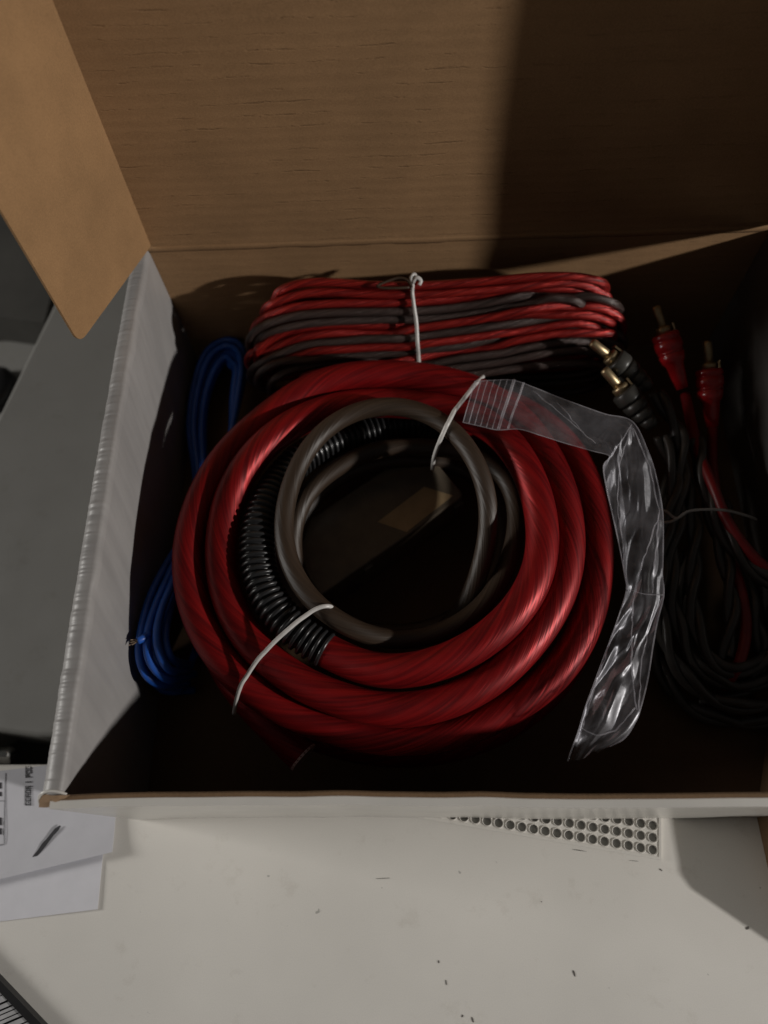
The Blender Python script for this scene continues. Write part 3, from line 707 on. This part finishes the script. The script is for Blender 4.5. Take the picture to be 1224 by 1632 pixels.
mk('upper_film', VU, grid(NU, NV), mat_bag, bag, True); mk('lower_film', VD, grid(NU, NV), mat_bag, bag, True)
G = np.array(VU).reshape(NU, NV, 3)
for j in (0, NV-1):
    mb = MB(); mb.add(*tube(G[:, j], .018, 6)); mb.build('edge_seam', mat_seam, bag, True)
def fold(px, rad=.016):
    P = np.array([over(x, y, .02) if False else at(x, y, float(G[np.argmin(np.linalg.norm(G.reshape(-1, 3)[:, :2]-at(x, y, 4.9)[:2], axis=1))//NV, np.argmin(np.linalg.norm(G.reshape(-1, 3)[:, :2]-at(x, y, 4.9)[:2], axis=1)) % NV, 2])+.015) for x, y in resample(np.array(px, float), 9)])
    P[:, 2] = np.convolve(np.pad(P[:, 2], 2, 'edge'), np.ones(5)/5, 'valid'); P += rng.normal(0, .012, P.shape)
    mb = MB(); mb.add(*tube(spline(P, .06), rad*(.6+.4*np.abs(np.sin(np.arange(len(spline(P, .06)))*.15))), 6)); mb.build('fold_crease', mat_seam, bag, True)
fold([(1008,676),(985,712),(976,728)]); fold([(1006,680),(988,740),(984,800),(994,880),(999,938)]); fold([(1010,682),(1036,745),(1050,815),(1046,880),(1040,945)], .02)
fold([(1050,820),(1030,880),(1012,935),(1006,1000),(1008,1080),(1014,1130)], .02); fold([(999,941),(1025,945),(1056,949)]); fold([(1054,955),(1034,1000),(1022,1060),(1018,1130)]); fold([(985,990),(960,1060),(938,1130),(922,1180)], .02); fold([(928,1160),(950,1172),(980,1165),(1012,1128)], .022)
fold([(850,622),(905,668),(950,708)]); fold([(888,640),(930,690)], .012)
iz = int(NU*.085)
for dk, rad in ((0, .045), (3, .03)):
    mb = MB(); mb.add(*tube(G[iz+dk]+[0, 0, .03], rad, 8)); mb.build('zip_ridge', mat_seam, bag, True)
for k in range(1, 7):
    mb = MB(); mb.add(*tube(G[max(0, iz-2*k)]+[0, 0, .015], .012, 6)); mb.build('header_rib', mat_seam, bag, True)

# ------------------------------------------------------------------ things on the table
def holes_plate():
    """perforated plate with round through holes, rows parallel to its slanted lower edge"""
    P0 = at(680+808/2.25, 1240+257/2.25, 0)          # lower right hole
    ex = (at(680+133/2.25, 1240+140/2.25, 0)-P0)/16; ey = at(680+808/2.25, 1240+170/2.25, 0)-at(680+808/2.25, 1240+257/2.25, 0); ey = ey/2
    ex = ex*[1, 1, 0]; ey = ey*[1, 1, 0]
    zt, zb, r, n = .085, .012, .36, 20; mb = MB()
    for i in range(24):
        for j in range(5):
            c = P0*[1, 1, 0]+ex*i+ey*j; sq = []; ci = []
            for k in range(n):
                a = 2*math.pi*(k+.5)/n; x, y = math.cos(a), math.sin(a); mx = max(abs(x), abs(y)); sq.append(c+ex*(.5*x/mx)+ey*(.5*y/mx)); ci.append(c+ex*(r*x)+ey*(r*y))
            up = lambda L, z: [(p[0], p[1], z) for p in L]
            V = up(sq, zt)+up([c+(q-c)*1.27 for q in ci], zt)+up([c+(q-c)*1.14 for q in ci], zt+.035)+up([c+(q-c)*1.05 for q in ci], zt+.03)+up(ci, zt-.01)+up(ci, zb)
            m_ = len(V)//6; F = [[q*m_+k, q*m_+(k+1) % m_, (q+1)*m_+(k+1) % m_, (q+1)*m_+k] for q in range(5) for k in range(m_)]
            mb.add(V, [f[::-1] for f in F] if np.cross(ex, ey)[2] > 0 else F)
    x0, x1, y0, y1 = -.5, 23.5, -.5, 4.5
    out = [P0+ex*x0+ey*y0, P0+ex*x1+ey*y0, P0+ex*x1+ey*y1, P0+ex*x0+ey*y1]; big = [P0+ex*(x0-.2)+ey*(y0-.22), P0+ex*(x1+.4)+ey*(y0-.22), P0+ex*(x1+.4)+ey*(y1+.4), P0+ex*(x0-.2)+ey*(y1+.4)]
    rim = MB(); V = [(*p[:2], zt+.02) for p in out]+[(*p[:2], zt+.02) for p in big]+[(*p[:2], .005) for p in big]+[(*p[:2], zb) for p in out]
    rim.add(V, [[q*4+k, q*4+(k+1) % 4, ((q+1) % 4)*4+(k+1) % 4, ((q+1) % 4)*4+k] for q in range(4) for k in range(4)])
    bed = MB(); bed.add([(*p[:2], .006) for p in out], [[0, 1, 2, 3]])
    return mb, rim, bed, P0
mb, rim, bed, P0 = holes_plate()
vg = thing('vent_grille', (*P0[:2], 0), 'white perforated vent grille with round holes poking out under the box front', 'vent grille')
mb.build('perforated_plate', mat_table, vg); rim.build('grille_frame', mat_table, vg); bed.build('backing', mat_hole, vg)

def paper(name, px, z, mat, label, curl=0.0, r=None, lift=None):
    poly = [tuple(at(*p, z)[:2]) for p in px]; poly = ccw(poly)
    P = np.array(poly); 
    # subdivide as a fan grid between the first and the opposite edges for a gentle curl
    A0, A1, B1, B0 = [np.array(at(*p, z)) for p in px]
    nu, nv = 24, 16; V = []
    for i in range(nu):
        for j in range(nv):
            s, t = i/(nu-1), j/(nv-1); q = (A0*(1-s)+A1*s)*(1-t)+(B0*(1-s)+B1*s)*t
            h = curl*(max(0, t-.55)/.45)**2+.012*math.sin(5*s+3*t)
            V.append((q[0], q[1], z+h+.012))
    V, F = sheet(V, grid(nu, nv), np.array([0, 0, -.012])); o = mk(name, V, F, mat, None, True); tag(o, label, 'paper'); return o
p2 = paper('paper_sheet', [(-60,1300),(170,1300),(156,1449),(-60,1476)], .03, mat_paper2, 'lower blank white sheet, partly covered by the printed sheet, left of the box front')
p1 = paper('paper_sheet', [(-60,1236),(190,1206),(181,1358),(-60,1416)], .12, mat_paper, 'upper white sheet with dark print and a pen stroke, tucked under the box corner', .10)
def ink(px, z, mat, name='print_mark'):
    V, F = prism(ccw([tuple(at(*p, z)[:2]) for p in px]), z, z+.004); return V, F
mb = MB(); zi = .150
y = 1284; rg = random.Random(5)
for word in (5, 1, 3):                                              # illegible bold lines, read from the bottom up
    for k in range(word):
        x0, x1, h = 40.5, 50, 6.4
        bars = [(x0, x1, 0, 1.7)] if word == 1 else [(x0, x1, 0, 1.6), (x0+(0 if rg.random() < .6 else 4), x1-(0 if rg.random() < .6 else 4), h-2.6, h-1.0)]
        if word != 1:
            bars += [(x, x+1.8, 0, h-1) for x in rg.sample([x0, x0+3.6, x1-1.8], 2)]
        for a, b, c, d in bars: mb.add(*ink([(a, y-c), (b, y-c-.8), (b, y-d-.8), (a, y-d)], zi+.0005*len(mb.F)/50, None))
        y -= h if word != 1 else 3.4
    y -= 4.5
for yy, hh in ((1247, 10), (1262, 7), (1303, 12), (1320, 10)): mb.add(*ink([(-8, yy), (3, yy), (3, yy+hh), (-8, yy+hh)], zi, None))
mb.build('print', mat_ink, p1)
mb = MB(); mb.add(*ink([(8.2, 1232), (9.4, 1232), (8.6, 1345), (7.4, 1345)], zi, None)); mb.add(*ink([(-10, 1276), (8, 1276), (8, 1277.2), (-10, 1277.2)], zi, None)); mb.add(*ink([(-10, 1348), (7, 1345), (7, 1346.4), (-10, 1349.4)], zi, None)); mb.build('ruled_line', mat_inkgrey, p1)
def pen():
    pts = [(96,1316,1.5),(90,1322,4),(83,1330,3.4),(76,1339,3.6),(70,1346,4.6),(63,1356,3.8),(55,1365,3.4),(52,1367,1)]
    L = []; Rr = []
    for x, y_, w_ in pts: L.append((x-w_*.7, y_-w_*.4)); Rr.append((x+w_*.7, y_+w_*.4))
    V = [(*at(*p, zi+.03)[:2], zi+.034) for p in L+Rr]; n = len(pts); return V, [[i, i+1, n+i+1, n+i] for i in range(n-1)]
V, F = pen(); V = [(a, b, .168) for a, b, c in V]; V, F = sheet(V, F, np.array([0, 0, .003])); mk('pen_stroke', V, F, mat_ink, p1)

# low brown carton at the right edge of the frame
o = [(18.66, 6.0), (18.64, -.12), (18.72, -2.55), (18.95, -2.95), (23.5, -6.1), (30, -6.1), (30, 6.0)]
V, F = prism(ccw([(x+2.0*(yy > 0), yy) for x, yy in o]), .005, 1.12); ct = mk('brown_carton', V, F, mat_edge, None); tag(ct, 'low brown cardboard carton just right of the box front', 'carton')

# chrome rod lying in the gap between the panels
a, b = at(-40, 1203, -1.0), at(21, 1204, -1.0); V, F = lathe(a, b, [(0, .1), (.01, .3), (np.linalg.norm(b-a)-.12, .3), (np.linalg.norm(b-a)-.03, .26), (np.linalg.norm(b-a), .12)])
rd = mk('metal_rod', V, F, mat_chrome, None, True); tag(rd, 'shiny metal rod end in the dark gap above the printed sheet', 'rod')

# ribbed black-framed strip at the bottom left corner
e0, e1 = at(0, 1562, .3), at(74, 1640, .3); ex = (e1-e0)/np.linalg.norm(e1-e0); ey = np.array([ex[1], -ex[0], 0]); 
if ey[0] > 0: ey = -ey
cb = thing('ribbed_strip', (*e0[:2], 0), 'black framed strip with pale ribs in the lower left corner of the table', 'ribbed strip')
def sbox(u0, u1, v0, v1, z0, z1, sk=0.0): 
    V = [e0*[1, 1, 0]+ex*(u+sk*(v-v0))+ey*v+np.array([0, 0, z]) for z in (z0, z1) for v in (v0, v1) for u in (u0, u1)]; return V, [[0,2,3,1],[4,5,7,6],[0,1,5,4],[2,6,7,3],[0,4,6,2],[1,3,7,5]]
V, F = sbox(-3, 8, 0, .2, .01, .32); mk('frame_bar', V, F, mat_black, cb)
V, F = sbox(-3, 8, .2, 1.4, .01, .16); mk('base', V, F, mat_black, cb)
V, F = sbox(-3, 8, 1.25, 1.5, .012, .31); mk('frame_bar', V, F, mat_black, cb)
u = -1.6; me = None
while u < 4.2:
    wd = random.uniform(.08, .2); V, F = sbox(u, u+wd, .22, random.uniform(1.05, 1.2), .17, .26+random.uniform(-.02, .02), -.62); mk('rib', V, F, mat_rib, cb); u += wd+random.uniform(.03, .07)

# scuffs and crumbs on the table
for (x, y_, L, wd, a) in [(1191,1479,.11,.06,.4),(915,1551,.16,.045,1.9),(711,1566,.13,.03,1.7),(699,1533,.08,.04,1.5),(753,1625,.12,.05,1.9),(1053,1386,.09,.04,2.4),(737,1619,.06,.04,1),(863,1437,.04,.03,0),(922,1355,.38,.022,-.14),(610,1400,.5,.014,.05),(1010,1372,.3,.016,-.1)]:
    c = at(x, y_, 0); V = []
    for k in range(8):
        t = 2*math.pi*k/8; q = (.62*L*math.cos(t)*random.uniform(.6, 1.2), .55*wd*math.sin(t)*random.uniform(.6, 1.2)); V.append((c[0]+q[0]*math.cos(a)-q[1]*math.sin(a), c[1]+q[0]*math.sin(a)+q[1]*math.cos(a)))
    V, F = prism(ccw(V), .004, .010); mk('crumb', V, F, mat_crumb, top)
